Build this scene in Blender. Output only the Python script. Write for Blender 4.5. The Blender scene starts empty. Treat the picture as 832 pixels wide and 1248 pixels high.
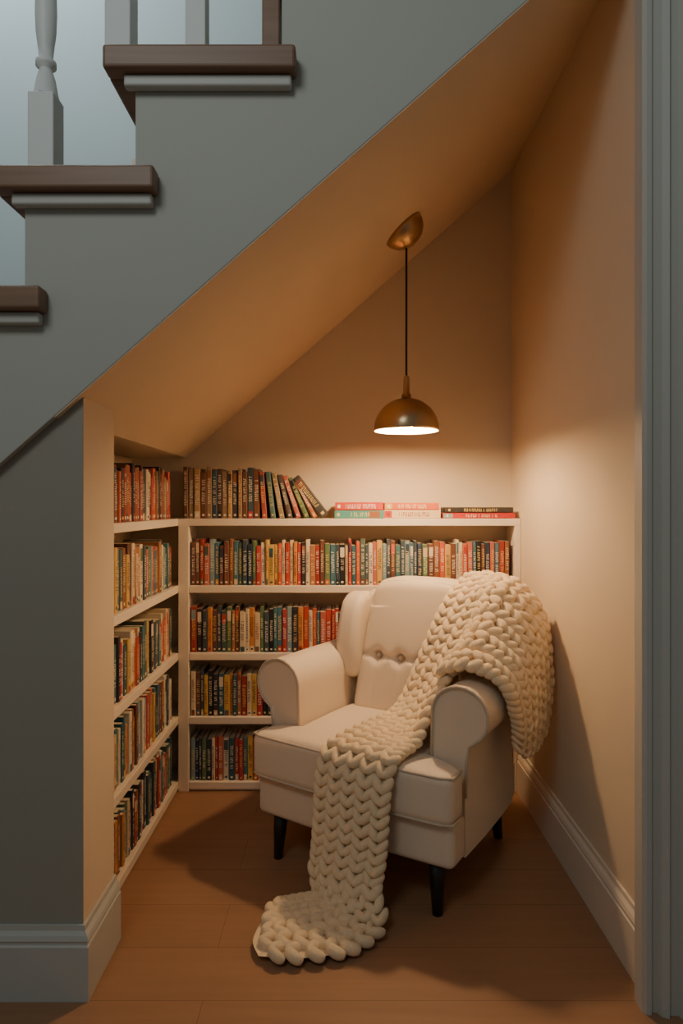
import bpy, bmesh, math, random
from mathutils import Vector, Matrix
random.seed(7)
S = bpy.context.scene
COL = S.collection

# ------------------------------------------------------------ materials
def mat(name, color, rough=0.7, metal=0.0, noise=0.0, nscale=30, bump=0.0, bscale=200, emit=None, estr=0, sheen=0):
    m = bpy.data.materials.new(name); m.use_nodes = True
    nt = m.node_tree; b = nt.nodes['Principled BSDF']
    b.inputs['Base Color'].default_value = (*color, 1)
    b.inputs['Roughness'].default_value = rough
    b.inputs['Metallic'].default_value = metal
    if sheen:
        b.inputs['Sheen Weight'].default_value = sheen
    tc = nt.nodes.new('ShaderNodeTexCoord')
    if noise > 0:
        n = nt.nodes.new('ShaderNodeTexNoise'); n.inputs['Scale'].default_value = nscale
        n.inputs['Detail'].default_value = 4
        nt.links.new(tc.outputs['Object'], n.inputs['Vector'])
        r = nt.nodes.new('ShaderNodeMapRange')
        r.inputs['To Min'].default_value = 1 - noise; r.inputs['To Max'].default_value = 1 + noise
        nt.links.new(n.outputs['Fac'], r.inputs['Value'])
        v = nt.nodes.new('ShaderNodeVectorMath'); v.operation = 'SCALE'
        v.inputs[0].default_value = color
        nt.links.new(r.outputs['Result'], v.inputs['Scale'])
        nt.links.new(v.outputs['Vector'], b.inputs['Base Color'])
    if bump > 0:
        n2 = nt.nodes.new('ShaderNodeTexNoise'); n2.inputs['Scale'].default_value = bscale
        n2.inputs['Detail'].default_value = 3
        nt.links.new(tc.outputs['Object'], n2.inputs['Vector'])
        bp = nt.nodes.new('ShaderNodeBump'); bp.inputs['Strength'].default_value = bump
        bp.inputs['Distance'].default_value = 0.002
        nt.links.new(n2.outputs['Fac'], bp.inputs['Height'])
        nt.links.new(bp.outputs['Normal'], b.inputs['Normal'])
    if emit:
        b.inputs['Emission Color'].default_value = (*emit, 1)
        b.inputs['Emission Strength'].default_value = estr
    return m

M_wall_dim = mat('wall_paint_dim', (0.46, 0.465, 0.415), 0.75, noise=0.03, nscale=3, bump=0.12, bscale=180)  # front walls: dim light outside the nook is put into the colour
M_wall_shade = mat('wall_paint_shade', (0.34, 0.32, 0.265), 0.75, noise=0.03, nscale=3, bump=0.12, bscale=180)  # lower front panel: its shade is put into a darker wall colour
M_wall_lit = mat('wall_paint_lamplit', (0.71, 0.585, 0.43), 0.75, noise=0.03, nscale=3, bump=0.12, bscale=180)  # nook walls: same paint as the front, warm lamplight mixed into the colour
M_stairwall = mat('stairwell_paint', (0.62, 0.69, 0.69), 0.8, noise=0.03, nscale=3)
M_trim = mat('trim_paint', (0.50, 0.50, 0.455), 0.5, noise=0.02, nscale=8)
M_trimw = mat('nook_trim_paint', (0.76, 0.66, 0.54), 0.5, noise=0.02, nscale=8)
M_white = mat('baluster_paint', (0.68, 0.71, 0.69), 0.5)
M_case = mat('bookcase_paint', (0.82, 0.71, 0.58), 0.5, noise=0.02, nscale=6)
M_fab = mat('cream_upholstery', (0.78, 0.645, 0.49), 0.55, noise=0.04, nscale=250, bump=0.25, bscale=600, sheen=0.15)
M_pipe = mat('piping_fabric', (0.60, 0.49, 0.37), 0.9)
M_button = mat('button_fabric', (0.46, 0.36, 0.26), 0.7)
M_leg = mat('black_leg_wood', (0.012, 0.011, 0.011), 0.35)
M_knit = mat('chunky_wool', (0.82, 0.64, 0.41), 0.95, noise=0.10, nscale=60, bump=0.7, bscale=220, sheen=0.25)
M_brass = mat('aged_brass', (0.58, 0.41, 0.23), 0.30, 1.0, noise=0.1, nscale=20)
M_brassin = mat('shade_inside', (0.85, 0.75, 0.6), 0.5)
M_cord = mat('black_cord', (0.01, 0.01, 0.01), 0.6)
M_bulb = mat('bulb_glow', (1, 0.9, 0.75), 0.5, emit=(1.0, 0.65, 0.34), estr=760)

def wood(name, c1, c2, along='X', rough=0.45, brick=None):
    m = bpy.data.materials.new(name); m.use_nodes = True
    nt = m.node_tree; b = nt.nodes['Principled BSDF']; L = nt.links.new
    b.inputs['Roughness'].default_value = rough
    tc = nt.nodes.new('ShaderNodeTexCoord')
    mp = nt.nodes.new('ShaderNodeMapping')
    sc = {'X': (0.8, 14, 14), 'Y': (14, 0.8, 14)}[along]
    mp.inputs['Scale'].default_value = sc
    L(tc.outputs['Object'], mp.inputs['Vector'])
    n = nt.nodes.new('ShaderNodeTexNoise'); n.inputs['Scale'].default_value = 2.2
    n.inputs['Detail'].default_value = 8; n.inputs['Distortion'].default_value = 0.6
    L(mp.outputs['Vector'], n.inputs['Vector'])
    cr = nt.nodes.new('ShaderNodeValToRGB')
    cr.color_ramp.elements[0].position = 0.3; cr.color_ramp.elements[0].color = (*c1, 1)
    cr.color_ramp.elements[1].position = 0.72; cr.color_ramp.elements[1].color = (*c2, 1)
    L(n.outputs['Fac'], cr.inputs['Fac'])
    out = cr.outputs['Color']
    if brick:
        mb = nt.nodes.new('ShaderNodeMapping'); mb.inputs['Location'].default_value = (0.35, -0.06, 0)
        L(tc.outputs['Object'], mb.inputs['Vector'])
        br = nt.nodes.new('ShaderNodeTexBrick'); br.offset = 0.37
        br.inputs['Scale'].default_value = 1
        br.inputs['Color1'].default_value = (1, 1, 1, 1); br.inputs['Color2'].default_value = (0.94, 0.93, 0.92, 1)
        br.inputs['Mortar'].default_value = (0.60, 0.54, 0.48, 1)
        br.inputs['Mortar Size'].default_value = 0.0014
        br.inputs['Mortar Smooth'].default_value = 0.5
        br.inputs['Brick Width'].default_value = 5.3
        br.inputs['Row Height'].default_value = 0.2
        L(mb.outputs['Vector'], br.inputs['Vector'])
        mx = nt.nodes.new('ShaderNodeMix'); mx.data_type = 'RGBA'; mx.blend_type = 'MULTIPLY'
        mx.inputs['Factor'].default_value = 1
        L(out, mx.inputs['A']); L(br.outputs['Color'], mx.inputs['B'])
        out = mx.outputs['Result']
    L(out, b.inputs['Base Color'])
    return m
M_floor = wood('oak_planks', (0.30, 0.160, 0.082), (0.345, 0.185, 0.098), 'X', 0.5, True)
M_tread = wood('walnut_tread', (0.19, 0.105, 0.062), (0.28, 0.165, 0.10), 'X', 0.45)

M_book = bpy.data.materials.new('book_covers'); M_book.use_nodes = True
_nt = M_book.node_tree
_a = _nt.nodes.new('ShaderNodeVertexColor'); _a.layer_name = 'Col'
_nt.links.new(_a.outputs['Color'], _nt.nodes['Principled BSDF'].inputs['Base Color'])
_nt.nodes['Principled BSDF'].inputs['Roughness'].default_value = 0.5

# ------------------------------------------------------------ helpers
def mkobj(name, verts, faces, m=None, parent=None, smooth=False, colors=None):
    me = bpy.data.meshes.new(name)
    me.from_pydata([tuple(v) for v in verts], [], faces)
    bm = bmesh.new(); bm.from_mesh(me)
    if colors is None:
        bmesh.ops.recalc_face_normals(bm, faces=bm.faces)
    bm.to_mesh(me); bm.free()
    if colors is not None:
        at = me.color_attributes.new('Col', 'FLOAT_COLOR', 'CORNER')
        for p, c in zip(me.polygons, colors):
            for li in p.loop_indices:
                at.data[li].color = (*c, 1)
    if smooth:
        me.polygons.foreach_set('use_smooth', [True] * len(me.polygons))
    ob = bpy.data.objects.new(name, me); COL.objects.link(ob)
    if m: me.materials.append(m)
    if parent: ob.parent = parent
    return ob

def bev(ob, w=0.004, seg=2, ang=40):
    md = ob.modifiers.new('bev', 'BEVEL'); md.width = w; md.segments = seg
    md.limit_method = 'ANGLE'; md.angle_limit = math.radians(ang)
    return ob

class MB:
    def __init__(s): s.v = []; s.f = []
    def box(s, x0, x1, y0, y1, z0, z1):
        o = len(s.v)
        s.v += [(x0,y0,z0),(x1,y0,z0),(x1,y1,z0),(x0,y1,z0),(x0,y0,z1),(x1,y0,z1),(x1,y1,z1),(x0,y1,z1)]
        s.f += [tuple(o+i for i in f) for f in [(0,3,2,1),(4,5,6,7),(0,1,5,4),(1,2,6,5),(2,3,7,6),(3,0,4,7)]]
        return s
    def prism(s, poly, fn, a, b):
        o = len(s.v); n = len(poly)
        s.v += [fn(p, q, a) for p, q in poly] + [fn(p, q, b) for p, q in poly]
        s.f.append(tuple(o+i for i in range(n))); s.f.append(tuple(o+n+i for i in reversed(range(n))))
        for i in range(n):
            j = (i+1) % n
            s.f.append((o+i, o+n+i, o+n+j, o+j))
        return s
    def sweep(s, prof, stations):
        o = len(s.v); n = len(prof)
        for (bx, by), (ox, oy) in stations:
            for d, z in prof: s.v.append((bx+ox*d, by+oy*d, z))
        for k in range(len(stations)-1):
            for i in range(n):
                j = (i+1) % n
                s.f.append((o+k*n+i, o+k*n+j, o+(k+1)*n+j, o+(k+1)*n+i))
        s.f.append(tuple(o+i for i in range(n))); s.f.append(tuple(o+(len(stations)-1)*n+i for i in range(n)))
        return s
    def lathe(s, prof, cx, cy, seg=24, fn=None):
        o = len(s.v); n = len(prof)
        for i in range(seg):
            a = 2*math.pi*i/seg
            for r, z in prof:
                p = (cx + r*math.cos(a), cy + r*math.sin(a), z)
                s.v.append(fn(p) if fn else p)
        for i in range(seg):
            j = (i+1) % seg
            for k in range(n-1):
                s.f.append((o+i*n+k, o+j*n+k, o+j*n+k+1, o+i*n+k+1))
        return s
    def tube(s, pts, r, seg=8, closed=False):
        pts = [Vector(p) for p in pts]; n = len(pts); o = len(s.v)
        up = Vector((0.13, 0.31, 0.94)).normalized()
        for i, p in enumerate(pts):
            a = pts[(i-1) % n] if (closed or i > 0) else p
            b = pts[(i+1) % n] if (closed or i < n-1) else p
            t = (b-a).normalized()
            x = t.cross(up)
            if x.length < 1e-3: x = t.cross(Vector((1, 0, 0)))
            x.normalize(); y = t.cross(x)
            up = -y if (-y).dot(up) > 0 else y
            x = t.cross(up).normalized(); y = x.cross(t)
            for k in range(seg):
                an = 2*math.pi*k/seg
                s.v.append(tuple(p + x*r*math.cos(an) + y*r*math.sin(an)))
        m = n if closed else n-1
        for i in range(m):
            i2 = (i+1) % n
            for k in range(seg):
                k2 = (k+1) % seg
                s.f.append((o+i*seg+k, o+i*seg+k2, o+i2*seg+k2, o+i2*seg+k))
        if not closed:
            s.f.append(tuple(o+k for k in range(seg))); s.f.append(tuple(o+(n-1)*seg+k for k in reversed(range(seg))))
        return s
    def obj(s, name, m=None, parent=None, smooth=False):
        return mkobj(name, s.v, s.f, m, parent, smooth)

def empty(name, loc=(0, 0, 0), rot=0, parent=None):
    e = bpy.data.objects.new(name, None); COL.objects.link(e)
    e.location = loc; e.rotation_euler = (0, 0, rot); e.empty_display_size = 0.1
    if parent: e.parent = parent
    return e

XZ = lambda p, q, t: (p, t, q)
YZ = lambda p, q, t: (t, p, q)
XY = lambda p, q, t: (p, q, t)

# ------------------------------------------------------------ room shell
def sl(x): return 2.108 + 0.88 * x      # underside of the stair (soffit)
YF, YB, XR = 1.65, 3.04, 0.787

MB().box(-3.2, 3.2, -1.6, 3.14, -0.06, 0).obj('floor', M_floor)
MB().box(-0.97, XR, YB, 3.14, 0, 2.86).obj('wall_back', M_wall_lit)
MB().box(XR, 0.88, 1.66, 3.14, 0, 4.6).obj('wall_right', M_wall_lit)
MB().box(-1.03, -0.97, 1.80, YB, 0, 1.47).obj('wall_left', M_wall_lit)
w = MB(); w.box(-3.2, 0.787, YB, 3.14, 2.86, 4.6); w.box(-3.2, -0.97, YB, 3.14, 0, 2.86)
w.obj('wall_stairwell', M_stairwall)
sof = [(-1.03, 1.475), (-0.72, 1.475), (XR, sl(XR)), (XR, sl(XR)+0.05), (-0.74, 1.53), (-1.03, 1.53)]
MB().prism(sof, XZ, YF+0.002, YB).obj('ceiling_slope', M_wall_lit)
xc = -0.659; YE = 1.90
MB().prism([(-3.2, 0), (xc, 0), (xc, sl(xc)+0.02), (-2.33, 0.09), (-3.2, 0.09)], XZ, 1.675, 1.69).obj('wall_front_panel', M_wall_shade)
MB().prism([(-0.79, 0), (xc+0.0005, 0), (xc+0.0005, sl(xc)-0.001), (-0.715, 1.474), (-0.79, 1.474)], XZ, 1.677, YE).obj('wall_nook_return', M_wall_lit)
risers = {1: -0.796, 0: -0.518, -1: -0.150, -2: 0.14, -3: 0.43}
def zt(k): return 2.378 - 0.294 * k
for k in (2, 3, 4, 5, 6): risers[k] = -0.796 - 0.278 * (k-1)
TH = 0.058

# stair
st = empty('staircase')
top = [(0.787, zt(-3)-TH)]
for k in (-3, -2, -1, 0, 1, 2, 3, 4, 5):
    top += [(risers[k], zt(k)-TH), (risers[k], zt(k+1)-TH)]
top += [(-2.33, zt(6)-TH)]
poly = [(-2.33, sl(-2.33)+0.004), (0.787, sl(0.787)+0.004)] + top
bev(MB().prism(poly, XZ, YF, 1.674).obj('stringer_panel', M_wall_dim, st), 0.002, 2)
tr = MB(); rs = MB(); mo = MB()
nose = {k: risers[k]-0.066 for k in risers}
rend = {0: -0.112, 1: -0.458, 2: -0.736, -1: 0.20, -2: 0.49, -3: 0.75}
for k in (3, 4, 5, 6): rend[k] = rend[2] - 0.278*(k-2)
for k in range(-3, 6):
    nxt = risers.get(k-1, 0.72)
    tr.box(nose[k], nxt+0.02, 1.650, YB-0.005, zt(k)-TH+0.001, zt(k))
    tr.box(nose[k]+0.0005, rend[k], 1.598, 1.649, zt(k)-TH, zt(k)+0.0005)
    mo.box(nose[k]+0.045, rend[k]-0.012, 1.622, 1.6495, zt(k)-TH-0.030, zt(k)-TH-0.0005)
    rs.box(risers[k]+0.0, risers[k]+0.018, 1.675, YB-0.005, zt(k+1), zt(k)-TH)
bev(tr.obj('treads', M_tread, st), 0.008, 3)
bev(mo.obj('tread_mouldings', M_trim, st), 0.006, 3)
rs.obj('risers', M_stairwall, st)

# balustrade
bl = empty('balustrade', parent=st)
def baluster(x, z0, z1, w, nm):
    b = MB(); y = 1.705
    b.box(x-w/2, x+w/2, y-w/2, y+w/2, z0+.001, z0+0.225)
    z = z0+0.225; r = w/2
    prof = [(r*.98, z), (r*.9, z+.012), (r*.70, z+.05), (r*.52, z+.068), (r*.50, z+.075), (r*.78, z+.082), (r*.78, z+.094), (r*.52, z+.102),
            (r*.60, z+.13), (r*.76, z+.17), (r*.82, z+.22), (r*.76, z+.32), (r*.6, z1-.1), (r*.7, z1)]
    o = b.obj(nm+'_block', M_white, bl); bev(o, 0.003)
    MB().lathe(prof, x, y, 20).obj(nm+'_turning', M_white, bl, True)
def rail(x): return 3.25 + 1.0 * (x + 0.57)
for i, (x, k, w) in enumerate([(-0.767, 1, 0.066), (-0.571, 0, 0.066), (-0.374, 0, 0.052), (-1.03, 2, 0.066), (-1.31, 3, 0.066), (-0.02, -1, 0.06), (0.2, -2, 0.06)]):
    baluster(x, zt(k), rail(x), w, 'baluster_%d' % (i+1))
b = MB(); b.box(-0.204, -0.158, 1.68, 1.726, zt(0)+.001, rail(-0.18)); bev(b.obj('newel', M_tread, bl), 0.004)
b = MB(); b.prism([(-1.5, rail(-1.5)), (0.4, rail(0.4)), (0.4, rail(.4)+.06), (-1.5, rail(-1.5)+.06)], XZ, 1.675, 1.735)
bev(b.obj('handrail', M_tread, bl), 0.015, 3)

# trims
def bbprof(t=0.02, h=0.185):
    return [(0, 0), (t, 0), (t, h*.74), (t*.8, h*.76), (t*.8, h*.79), (t*.95, h*.82), (t*.75, h*.88), (t*.4, h*.93), (t*.35, h), (0, h)]
MB().sweep(bbprof(), [((-3.2, 1.6745), (0, -1)), ((xc+.001, 1.6745), (1, -1)), ((xc+.001, YE), (1, 0))]).obj('baseboard_left', M_trim)
MB().prism(bbprof(), lambda p, q, t: (XR-p, t, q), 1.664, 2.868).obj('baseboard_right', M_trimw)
cas = [(0.742, 1.663), (0.742, 1.622), (0.750, 1.612), (0.762, 1.612), (0.766, 1.620), (0.778, 1.620), (0.784, 1.606), (0.800, 1.600), (0.806, 1.610),
       (0.826, 1.610), (0.832, 1.596), (0.90, 1.590), (0.905, 1.663)]
MB().prism(cas, XY, 0, 3.4).obj('trim_door_casing', M_trim)
MB().box(0.88, 3.2, 1.663, 1.75, 0, 4.6).obj('wall_front_right', M_wall_dim)

# ------------------------------------------------------------ bookcase
SH = [1.196, 0.902, 0.607, 0.327, 0.043]
T = 0.032
YS = 2.874; XL = -0.715
bc = MB()
for i, z in enumerate(SH):
    bc.box(-0.668 if i else XL, 0.7585 if i else XR-0.001, YS, YB-0.002, z-T, z)
    bc.box(-0.965, XL, 1.93, YB-0.002, z-T, z)
bc.box(XL, -0.668, YS-0.001, YB-0.003, 0.0, SH[0]-T)
bc.box(0.758, XR-0.001, YS-0.001, YB-0.003, 0, SH[0]-T)
bc.box(-0.667, 0.758, YS+0.012, YS+0.03, 0, SH[4]-T)
bc.box(-0.735, XL-0.01, 1.93, YS, 0, SH[4]-T)
bc.box(-0.965, XL, 1.902, 1.945, 0, SH[0]-T)
bev(bc.obj('bookcase', M_case), 0.0025, 2)

# ------------------------------------------------------------ books
PAL = [(.48,.05,.03),(.60,.11,.05),(.33,.035,.025),(.06,.17,.19),(.03,.10,.13),(.02,.04,.08),(.70,.54,.34),(.74,.63,.46),(.62,.25,.07),(.64,.40,.11),
       (.12,.19,.09),(.015,.015,.018),(.04,.03,.04),(.74,.66,.53),(.22,.32,.35),(.26,.10,.045),(.50,.13,.09),(.05,.07,.09),(.66,.47,.25),(.07,.11,.09),(.40,.17,.08),(.48,.05,.05),(.06,.15,.20),(.72,.60,.42),(.16,.06,.04)]
DARK = [(.03,.028,.03),(.09,.04,.03),(.15,.06,.03),(.25,.12,.05),(.06,.05,.06),(.18,.05,.04),(.45,.28,.12),(.04,.07,.09),(.3,.2,.12),(.33,.06,.05)]
PAGE = (.72, .62, .46)
bv, bf, bcol = [], [], []
def quad(pts, c):
    o = len(bv); bv.extend(pts); bf.append(tuple(range(o, o+len(pts)))); bcol.append(c)
def book(fn, th, dep, h, c, rnd=random):
    ch = min(0.003, th*.2)
    plan = [(0, ch), (ch, 0), (th-ch, 0), (th, ch), (th, dep), (0, dep)]
    lo = [fn(a, d, 0) for a, d in plan]; hi = [fn(a, d, h) for a, d in plan]
    for i in range(6):
        j = (i+1) % 6
        quad([lo[i], lo[j], hi[j], hi[i]], c if i != 4 else PAGE)
    quad(hi, c); quad(lo[::-1], c)
    e = 0.0006; k = 0.0022
    quad([fn(k, k*2, h+e), fn(th-k, k*2, h+e), fn(th-k, dep-k, h+e), fn(k, dep-k, h+e)], PAGE)
    lum = sum(c)/3
    tc = rnd.choice([(.8,.72,.55),(.75,.55,.2),(.8,.78,.7)]) if lum < .3 else rnd.choice([(.04,.03,.03),(.3,.04,.03),(.04,.08,.14)])
    m = th*0.24; hh = h*rnd.uniform(.22, .34); end = h*rnd.uniform(.72, .9)
    style = rnd.random()
    def rect(a0, a1, h0, h1, col, ee=e):
        quad([fn(a0, -ee, h0), fn(a1, -ee, h0), fn(a1, -ee, h1), fn(a0, -ee, h1)], col)
    if style < .25:
        c2 = rnd.choice(PAL); rect(ch, th-ch, h*.70, h*.93, c2, e*.5)
    if style > .7:
        c2 = rnd.choice(PAL); rect(ch, th-ch, 0.002, h*.14, c2, e*.5)
    z = hh
    while z < end:
        lw = rnd.uniform(.0035, .0065)
        if rnd.random() < .86:
            rect(m, th-m, z, z+lw*.38, tc)
            if rnd.random() < .6:
                q = rnd.choice([m, th-m-th*.14]); rect(q, q+th*.14, z, z+lw*.85, tc, e*1.2)
        z += lw*1.25
    rect(th*.3, th*.7, h*.05, h*.05+th*.35, tc)

def row_x(x0, x1, y, z, hmin, hmax, pal, tmin=.013, tmax=.025, dep=.13, seed=0):
    r = random.Random(seed); x = x0
    while True:
        th = r.uniform(tmin, tmax); h = r.uniform(hmin, hmax); c = r.choice(pal)
        if x+th > x1: break
        ang = abs(r.uniform(-.006, .006)); yy = y + r.uniform(0, .008)
        ca, sa = math.cos(ang), math.sin(ang)
        def fn(a, d, hh, x=x, yy=yy, ca=ca, sa=sa, th=th):
            return (x + a*ca - hh*sa, yy + d, z + .0006 + a*sa + hh*ca)
        book(fn, th, dep, h, c, r); x += th/ca + .0008
    return x
def row_y(y0, y1, xs, z, hmin, hmax, pal, tmin=.018, tmax=.032, dep=.15, seed=0):
    r = random.Random(seed); y = y0
    while True:
        th = r.uniform(tmin, tmax); h = r.uniform(hmin, hmax); c = r.choice(pal)
        if y+th > y1: break
        x = xs - r.uniform(0, .010)
        def fn(a, d, hh, x=x, y=y): return (x - d, y + a, z + .0006 + hh)
        book(fn, th, dep, h, c, r); y += th + .0008
yb = YS + 0.012
for i, sd in zip((1, 2, 3, 4), (11, 23, 35, 47)):
    row_x(-0.662, 0.752, yb, SH[i], .172, .202, PAL, seed=sd)
    row_y(1.955, YS-.02, XL-.014, SH[i], .170, .217, PAL, seed=sd+100)
row_y(1.955, 2.82, XL-.012, SH[0], .165, .215, DARK+PAL[:3]+PAL[6:8], seed=5, dep=.12)
xe = row_x(-0.695, -0.345, yb, SH[0], .200, .228, DARK, tmin=.018, tmax=.028, seed=8, dep=.12)
x = xe + .010
for ang, th, h, c in [(.07, .022, .205, (.35,.07,.05)), (.12, .022, .205, (.08,.15,.14)), (.18, .022, .20, (.30,.22,.12)), (.25, .020, .195, (.10,.07,.06)), (.33, .020, .195, (.42,.12,.08)), (.41, .020, .19, (.10,.16,.08)), (.50, .018, .185, (.42,.15,.08)), (.66, .036, .215, (.05,.05,.052))]:
    ca, sa = math.cos(ang), math.sin(ang)
    def fn(a, d, hh, x=x, ca=ca, sa=sa): return (x + a*ca - hh*sa, yb + d, SH[0] + .0006 + a*sa + hh*ca)
    book(fn, th, .12, h, c); x += th/ca + .016
def flat(x0, L, z, th, c, y=yb, dep=.125):
    def fn(a, d, hh): return (x0 + hh, y + d, z + .0006 + a)
    book(fn, th, dep, L, c)
z0 = SH[0]
flat(-0.030, .214, z0, .034, (.07,.27,.25)); flat(-0.028, .210, z0+.035, .036, (.55,.05,.03))
flat(0.186, .250, z0, .036, (.74,.58,.36)); flat(0.190, .238, z0+.037, .032, (.66,.14,.04))
flat(0.445, .320, z0, .024, (.48,.03,.025)); flat(0.455, .30, z0+.025, .024, (.035,.03,.03))
mkobj('books', bv, bf, M_book, None, False, bcol)

# ------------------------------------------------------------ pendant lamp
LX, LY = 0.250, 2.53
pl = empty('pendant_lamp')
n = Vector((0.661, 0, -0.751)); e1 = Vector((0.751, 0, 0.661)); up = Vector((0, 1, 0))
cz = sl(LX-.012); cc = Vector((LX-.012, LY, cz))
def canfn(p):
    return tuple(cc + up*p[0] + e1*p[1] + n*p[2])
MB().lathe([(0.0001, .072), (.02, .070), (.044, .061), (.066, .043), (.080, .020), (.085, 0.0), (0.0001, 0)], 0, 0, 36, canfn).obj('canopy', M_brass, pl, True)
MB().tube([(LX, LY, cz-.03), (LX, LY, 1.9), (LX, LY, 1.735)], .0042, 10).obj('cord', M_cord, pl, True)
zr = 1.540; R = .125
prof = [(.0001, 1.752), (.010, 1.752), (.012, 1.745), (.013, 1.685), (.018, 1.681), (.019, 1.665)]
for i in range(1, 15):
    a = math.pi/2 * (1 - i/14)
    prof.append((max(.022, R*math.cos(a)), zr + .008 + .119*math.sin(a)))
prof += [(R, zr), (R-.003, zr)]
MB().lathe(prof, LX, LY, 48).obj('shade', M_brass, pl, True)
prof2 = []
for i in range(0, 15):
    a = math.pi/2 * (1 - i/14)
    prof2.append((max(.0001, (R-.004)*math.cos(a)), zr + .004 + .115*math.sin(a)))
prof2.append((R-.003, zr))
MB().lathe(prof2, LX, LY, 48).obj('shade_lining', M_brassin, pl, True)
br = .034
MB().lathe([(max(.0001, br*math.sin(math.pi*i/12)), 1.576 - br*math.cos(math.pi*i/12)) for i in range(13)], LX, LY, 24).obj('bulb', M_bulb, pl, True)
MB().lathe([(.0001, 1.648), (.016, 1.648), (.016, 1.60), (.0001, 1.60)], LX, LY, 16).obj('bulb_socket', M_cord, pl, True)

# ------------------------------------------------------------ armchair (local: x=u right, y=v back, z up)
TH_C = math.radians(-32)
OC = Vector((0.016, 2.145, 0))
ch = empty('armchair', OC, TH_C)
def axis(lo, hi, r, nin, nr=4):
    a = [lo + r*i/nr for i in range(nr)] + [lo+r + (hi-lo-2*r)*i/nin for i in range(nin)] + [hi-r + r*i/nr for i in range(nr+1)]
    return a
def rbox(name, lo, hi, r, nin=(8, 8, 8), fn=None, m=M_fab, parent=ch):
    ax = [axis(lo[i], hi[i], r, nin[i]) for i in range(3)]
    N = [len(a) for a in ax]; idx = {}; V = []
    def g(i, j, k):
        key = (i, j, k)
        if key not in idx:
            p = Vector((ax[0][i], ax[1][j], ax[2][k]))
            q = Vector([min(max(p[c], lo[c]+r), hi[c]-r) for c in range(3)])
            d = p-q
            if d.length > 1e-9: p = q + d.normalized()*r
            if fn: p = Vector(fn(p))
            idx[key] = len(V); V.append(tuple(p))
        return idx[key]
    F = []
    for k in (0, N[2]-1):
        for i in range(N[0]-1):
            for j in range(N[1]-1): F.append((g(i,j,k), g(i+1,j,k), g(i+1,j+1,k), g(i,j+1,k)))
    for j in (0, N[1]-1):
        for i in range(N[0]-1):
            for k in range(N[2]-1): F.append((g(i,j,k), g(i+1,j,k), g(i+1,j,k+1), g(i,j,k+1)))
    for i in (0, N[0]-1):
        for j in range(N[1]-1):
            for k in range(N[2]-1): F.append((g(i,j,k), g(i,j+1,k), g(i,j+1,k+1), g(i,j,k+1)))
    return mkobj(name, V, F, m, parent, True)

def basefn(p):
    f = 1 - min(1, abs(p.x)/.375)**2
    y = p.y - (0.014*f if p.y < .3 else 0)
    return (p.x, y, p.z)
rbox('base', (-.372, .0, .160), (.372, .61, .300), .022, (12, 6, 4), basefn)
def cush(p):
    hw = .255
    t = min(1, max(0, (p.y - .068)/.022))
    lim = .378*(1-t) + hw*t
    x = p.x/.378*lim
    crown = .022*max(0, 1-(x/.36)**2)*max(0, 1-((p.y-.2)/.30)**2)
    wr = .0022*math.sin(17*x+3*p.y)*math.sin(13*p.y+2*x+1)
    z = p.z + ((crown+wr) if p.z > .37 else 0)
    y = p.y - (.014*(1-min(1, abs(x)/.378)**2) if p.y < .06 else 0)
    return (x, y, z)
rbox('seat_cushion', (-.378, -.030, .298), (.378, .47, .452), .030, (20, 24, 4), cush)
def cpath(zz, off):
    pts = []
    for i in range(25):
        x = -.372 + .744*i/24
        f = 1-min(1, abs(x)/.378)**2
        pts.append((x, -.030-.014*f+off, zz))
    return [(-.3745, .06, zz), (-.376, .0, zz), (-.376, -.018+off, zz)] + pts[1:-1] + [(.376, -.018+off, zz), (.376, .0, zz), (.3745, .06, zz)]
pp = MB()
pp.tube(cpath(.444, .006), .0045); pp.tube(cpath(.306, .006), .0045)
prof = [(.258, .17), (.258, .40), (.262, .56)]
for i in range(15):
    a = math.radians(175 - 232*i/14)
    prof.append((.354 + .092*math.cos(a), .598 + .090*math.sin(a)))
prof += [(.384, .508), (.377, .46), (.374, .35), (.374, .165)]
def arm(sgn, nm):
    cen = Vector((.33, .5))
    V = []; F = []; n_ = len(prof)
    rings = [(.100, .86), (.092, .93), (.090, .965), (.092, .99), (.100, 1.0), (.25, 1.0), (.42, 1.0), (.548, 1.0), (.556, .98)]
    for (v, s) in rings:
        for (a, z) in prof:
            d = (1-s)*.20
            dx, dz = a-cen.x, z-cen.y; L = math.hypot(dx, dz)
            o = min(L*.8, d*.35)
            bul = 0.006*math.sin(math.pi*min(1, max(0, (v-.1)/.5)))
            V.append((sgn*(a - dx/L*o + (bul if a > .33 and z < .5 else 0)), v, max(.165, z - dz/L*o)))
    for r in range(len(rings)-1):
        for i in range(n_):
            j = (i+1) % n_
            F.append((r*n_+i, r*n_+j, (r+1)*n_+j, (r+1)*n_+i))
    F.append(tuple(range(n_))); F.append(tuple((len(rings)-1)*n_+i for i in range(n_)))
    o = mkobj(nm, V, F, M_fab, ch, True)
    md = o.modifiers.new('e', 'EDGE_SPLIT'); md.split_angle = math.radians(50)
    pp.tube([(sgn*a, .094, z) for a, z in prof if z > .3], .0050)
arm(-1, 'arm_left'); arm(1, 'arm_right')
def shell(p):
    t = max(0, (p.z-.3)/.65)
    x = p.x*(1 - .20*t*t)
    y = p.y + (.035*t if p.y < .57 else 0)
    z = p.z - (.05*(abs(p.x)/.33)**3 if p.z > .8 else 0)
    return (x, y, z)
rbox('back_shell', (-.325, .50, .165), (.325, .632, .930), .045, (10, 4, 12), shell)
BUT = [(-.145, .66), (-.040, .66), (.065, .66), (.165, .66)]
BW = .236
def bx_(x, t): return x*(1 - .12*max(0, t)) + .014*t
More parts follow.
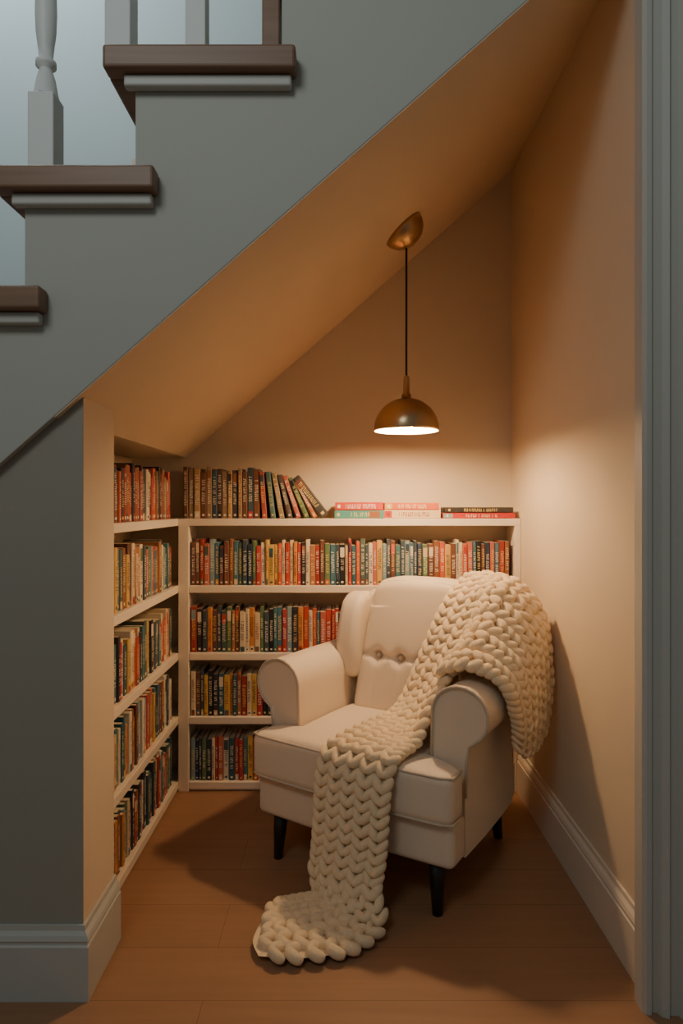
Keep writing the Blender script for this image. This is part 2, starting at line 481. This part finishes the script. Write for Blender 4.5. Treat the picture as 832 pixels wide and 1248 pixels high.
def backfn(p):
    t = (p.z-.44)/.5
    x = bx_(p.x, t)
    y = p.y + .11*t
    z = p.z
    if p.y < .44:
        y -= .020*max(0, 1-(p.x/.26)**2)*max(.0, 1-((p.z-.69)/.30)**2)
        dmin = sum(math.exp(-((p.x-bx)**2+(p.z-bz)**2)/(2*.018**2)) for bx, bz in BUT)
        y += .026*min(1, dmin)
        y += .010*math.exp(-((p.z-.66)/.011)**2)*(1 if abs(p.x) < .22 else 0)
        for bx, bz in BUT:
            f = min(1, abs(bz-p.z)/.03)*max(0, 1-abs(bz-p.z)/.20)
            y += (.007 if p.z < bz else .001)*math.exp(-((p.x-bx)/.009)**2)*f
    if p.z > .85: z -= .035*(abs(p.x)/BW)**4
    return (x, y, z)
rbox('back_cushion', (-BW, .405, .435), (BW, .53, .966), .042, (60, 4, 60), backfn)
def bpt(x, z):
    t = (z-.44)/.5
    zz = z - (.035*(abs(x)/BW)**4 if z > .85 else 0)
    return (bx_(x, t), .405+.11*t+.012, zz)
pth = [bpt(-BW+.012, .50+.38*i/10) for i in range(11)]
pth += [bpt(-BW+.012+.035*(1-math.cos(a)), .90+.050*math.sin(a)) for a in [math.pi/2*i/5 for i in range(1, 6)]]
pth += [bpt(-.19+.38*i/10, .951) for i in range(1, 10)]
pth += [bpt(BW-.012-.035*(1-math.cos(a)), .90+.050*math.sin(a)) for a in [math.pi/2*(5-i)/5 for i in range(0, 5)]]
pth += [bpt(BW-.012, .88-.38*i/10) for i in range(11)]
pp.tube(pth, .0045)
pp.obj('piping', M_pipe, ch, True)
bt = MB()
for bx, bz in BUT:
    t = (bz-.44)/.5
    cy = .405 + .11*t - .020*(1-(bx/.26)**2) + .022
    bt.lathe([(.0001, -.011), (.008, -.010), (.0135, -.004), (.0145, .003), (.0001, .012)], 0, 0, 16, lambda p: (bx_(bx, t)+p[0], cy+p[2], bz+p[1]))
bt.obj('buttons', M_button, ch, True)
for sgn, nm in ((-1, 'wing_left'), (1, 'wing_right')):
    pr = [(.425, .56), (.408, .66), (.412, .72), (.425, .78), (.440, .83), (.462, .868), (.492, .890), (.53, .898), (.60, .89), (.625, .87), (.625, .56)]
    a, b_ = sorted((sgn*.212, sgn*.312))
    o = MB().prism(pr, YZ, a, b_).obj(nm, M_fab, ch, True)
    bev(o, .036, 6, 50)
lg = MB()
for u, v, du, dv in ((-.30, .045, -.006, -.01), (.30, .045, .006, -.01), (-.28, .57, -.006, .02), (.30, .57, .01, .02)):
    V0 = len(lg.v)
    for z, r in ((.168, .026), (.10, .023), (0.0, .016)):
        s = (.168-z)/.168
        for k in range(16):
            an = 2*math.pi*k/16
            lg.v.append((u+du*s+r*math.cos(an), v+dv*s+r*math.sin(an), z))
    for q in range(2):
        for k in range(16):
            k2 = (k+1) % 16
            lg.f.append((V0+q*16+k, V0+q*16+k2, V0+q*16+16+k2, V0+q*16+16+k))
    lg.f.append(tuple(V0+32+k for k in range(16))); lg.f.append(tuple(V0+k for k in range(16)))
lg.obj('legs', M_leg, ch, True)

# ------------------------------------------------------------ knitted throw
cs, sn = math.cos(TH_C), math.sin(TH_C)
def L2W(u, v, z): return Vector((OC.x + u*cs - v*sn, OC.y + u*sn + v*cs, z))
def cr(p, t):
    n_ = len(p)-1; x = min(max(t, 0), 1)*n_; i = min(int(x), n_-1); f = x-i
    P1, P2 = p[i], p[i+1]
    P0 = p[i-1] if i > 0 else P1*2-P2
    P3 = p[i+2] if i+2 <= n_ else P2*2-P1
    return ((P1*2) + (P2-P0)*f + (P0*2-P1*5+P2*4-P3)*f*f + (P1*3-P0-P2*3+P3)*f**3)*0.5
kv, kf = [], []
NA, NR = 12, 8
def lobe(c, ax, side, nrm, la, lb, lc, curve):
    o = len(kv)
    for i in range(NR+1):
        ph = math.pi*i/NR
        x = math.cos(ph); r = math.sin(ph)**.72
        off = side*(curve*(1-x*x))
        for k in range(NA):
            a = 2*math.pi*k/NA
            kv.append(tuple(c + ax*(la*x) + off + side*(lb*r*math.cos(a)) + nrm*(lc*r*math.sin(a))))
    for i in range(NR):
        for k in range(NA):
            k2 = (k+1) % NA
            kf.append((o+i*NA+k, o+i*NA+k2, o+(i+1)*NA+k2, o+(i+1)*NA+k))
def knit(rows, cols, pitch, flip=False, seed=1):
    r = random.Random(seed)
    def Sf(s, t): return cr([cr(row, t) for row in rows], s)
    M = 400; acc = [0]; prev = Sf(0, .5)
    for i in range(1, M+1):
        q = Sf(i/M, .5); acc.append(acc[-1] + (q-prev).length); prev = q
    tot = acc[-1]; nr = int(tot/pitch)
    def s_at(d):
        lo, hi = 0, M
        while hi-lo > 1:
            mid = (lo+hi)//2
            if acc[mid] < d: lo = mid
            else: hi = mid
        return (lo + (d-acc[lo])/max(1e-9, acc[hi]-acc[lo]))/M
    o = len(kv); G = nr*1; Cn = cols*2
    for i in range(G+1):
        s = s_at(tot*i/G)
        for j in range(Cn+1): kv.append(tuple(Sf(s, .02+.96*j/Cn)))
    for i in range(G):
        for j in range(Cn):
            a = o+i*(Cn+1)+j
            kf.append((a, a+1, a+Cn+2, a+Cn+1))
    cph = [r.uniform(-.2, .2) for _ in range(cols)]
    for i in range(nr):
        for j in range(cols):
            s = s_at(min(tot, max(0, (i+.5+cph[j]+r.uniform(-.07, .07))*pitch))); t = (j+.5)/cols
            p = Sf(s, t)
            ds = (Sf(min(1, s+.01), t)-Sf(max(0, s-.01), t))
            t1, t2 = min(1, t+.03), max(0, t-.03)
            dt = (Sf(s, t1)-Sf(s, t2))
            wcol = dt.length/(t1-t2)/cols
            if ds.length < 1e-6 or dt.length < 1e-6: continue
            ds.normalize(); dt.normalize()
            nn = ds.cross(dt)
            if flip: nn = -nn
            nn.normalize(); dt = (nn.cross(ds) if not flip else ds.cross(nn)).normalized()
            for sg in (-1, 1):
                a = math.radians(33 + r.uniform(-6, 6))
                ax = (ds*math.cos(a) - dt*sg*math.sin(a)).normalized()
                ax2 = (ax + nn*.28).normalized()
                sd = nn.cross(ax2).normalized(); nm = ax2.cross(sd).normalized()
                if nm.dot(nn) < 0: nm = -nm
                out = sd if sd.dot(dt*sg) > 0 else -sd
                c = p + dt*sg*wcol*.235 + nn*(.006 + r.uniform(-.002, .002)) + ds*r.uniform(-.002, .002)
                sc = r.uniform(.94, 1.06)
                lobe(c, ax2, out, nm, pitch*.80*sc, min(wcol*.29, .0195)*sc, .0175*sc, .004)
def W(*pts): return [L2W(*p) for p in pts]
rows = [
 W((.22,.69,.74),(.29,.69,.74),(.36,.68,.72),(.43,.66,.70)),
 W((.20,.67,.90),(.28,.68,.91),(.36,.67,.89),(.43,.65,.85)),
 W((.19,.58,.972),(.27,.59,.982),(.35,.59,.962),(.42,.58,.905)),
 W((.155,.475,.90),(.25,.465,.93),(.33,.45,.94),(.41,.46,.89)),
 W((.115,.43,.79),(.215,.40,.82),(.305,.37,.84),(.39,.36,.81)),
 W((.068,.405,.66),(.165,.36,.69),(.26,.31,.73),(.35,.28,.745)),
 W((.02,.37,.53),(.11,.32,.56),(.20,.26,.61),(.29,.20,.70)),
 W((-.005,.29,.487),(.08,.24,.492),(.17,.19,.512),(.245,.14,.60)),
 W((-.025,.18,.485),(.06,.14,.485),(.15,.10,.483),(.232,.065,.505)),
 W((-.045,.05,.479),(.04,.03,.483),(.125,.01,.483),(.212,.0,.478)),
 W((-.055,-.047,.457),(.03,-.060,.462),(.115,-.060,.460),(.205,-.052,.452)),
 W((-.060,-.076,.36),(.025,-.089,.36),(.11,-.089,.36),(.197,-.079,.35)),
 W((-.062,-.082,.22),(.020,-.098,.22),(.105,-.098,.22),(.190,-.083,.22)),
 W((-.070,-.092,.10),(.010,-.112,.09),(.095,-.117,.09),(.182,-.102,.10)),
 [Vector((-.080,2.060,.032)), Vector((-.02,1.985,.036)), Vector((.06,1.925,.036)), Vector((.125,1.900,.032))],
 [Vector((-.140,2.055,.022)), Vector((-.105,1.965,.025)), Vector((-.04,1.870,.025)), Vector((.035,1.812,.022))],
 [Vector((-.190,2.035,.022)), Vector((-.185,1.94,.023)), Vector((-.165,1.850,.023)), Vector((-.115,1.778,.022))],
 [Vector((-.230,1.965,.021)), Vector((-.245,1.91,.021)), Vector((-.25,1.85,.021)), Vector((-.225,1.79,.021))],
]
knit(rows, 5, .037, False, 3)
dr = [
 W((.29,.60,.967),(.28,.46,.93),(.27,.33,.78),(.25,.17,.70)),
 W((.36,.61,.967),(.35,.46,.955),(.345,.33,.84),(.335,.145,.725)),
 W((.43,.62,.91),(.425,.47,.90),(.42,.33,.80),(.41,.165,.715)),
 W((.475,.62,.82),(.475,.47,.80),(.47,.34,.74),(.462,.19,.665)),
 W((.493,.60,.70),(.493,.47,.68),(.488,.36,.63),(.475,.23,.60)),
 W((.497,.58,.57),(.497,.47,.54),(.488,.37,.50),(.470,.29,.51)),
 W((.488,.55,.47),(.488,.47,.43),(.475,.39,.41),(.455,.33,.44)),
]
knit(dr, 7, .037, True, 5)
mkobj('knitted_throw', kv, kf, M_knit, None, True)

# ------------------------------------------------------------ lights
wd = bpy.data.worlds.new('world'); S.world = wd; wd.use_nodes = True
bg = wd.node_tree.nodes['Background']; bg.inputs[0].default_value = (0.68, 0.73, 0.71, 1); bg.inputs[1].default_value = 0.16
def area(name, loc, target, size, power, color):
    l = bpy.data.lights.new(name, 'AREA'); l.size = size; l.energy = power; l.color = color
    o = bpy.data.objects.new(name, l); COL.objects.link(o); o.location = loc
    o.rotation_euler = (Vector(target)-Vector(loc)).to_track_quat('-Z', 'Y').to_euler()
    return o
area('stairwell_fill', (-1.6, 2.3, 4.4), (-1.2, 3.0, 2.9), 0.8, 22, (0.78, 0.94, 1.0))  # added lamp, unseen, brightens the wall behind the balusters
area('front_fill', (-0.95, -0.5, 3.4), (0.0, 1.8, 2.3), 0.9, 18, (0.92, 0.98, 0.97))  # added fill, unseen, lights the stringer more than the lower panel

# ------------------------------------------------------------ camera
cd = bpy.data.cameras.new('camera'); co = bpy.data.objects.new('camera', cd); COL.objects.link(co)
co.location = (0, 0, 1.25); co.rotation_euler = (math.radians(90), 0, 0)
cd.lens = 36*800/1248; cd.sensor_width = 36; cd.sensor_fit = 'AUTO'; cd.shift_y = -7/1248
cd.clip_start = 0.05
S.camera = co
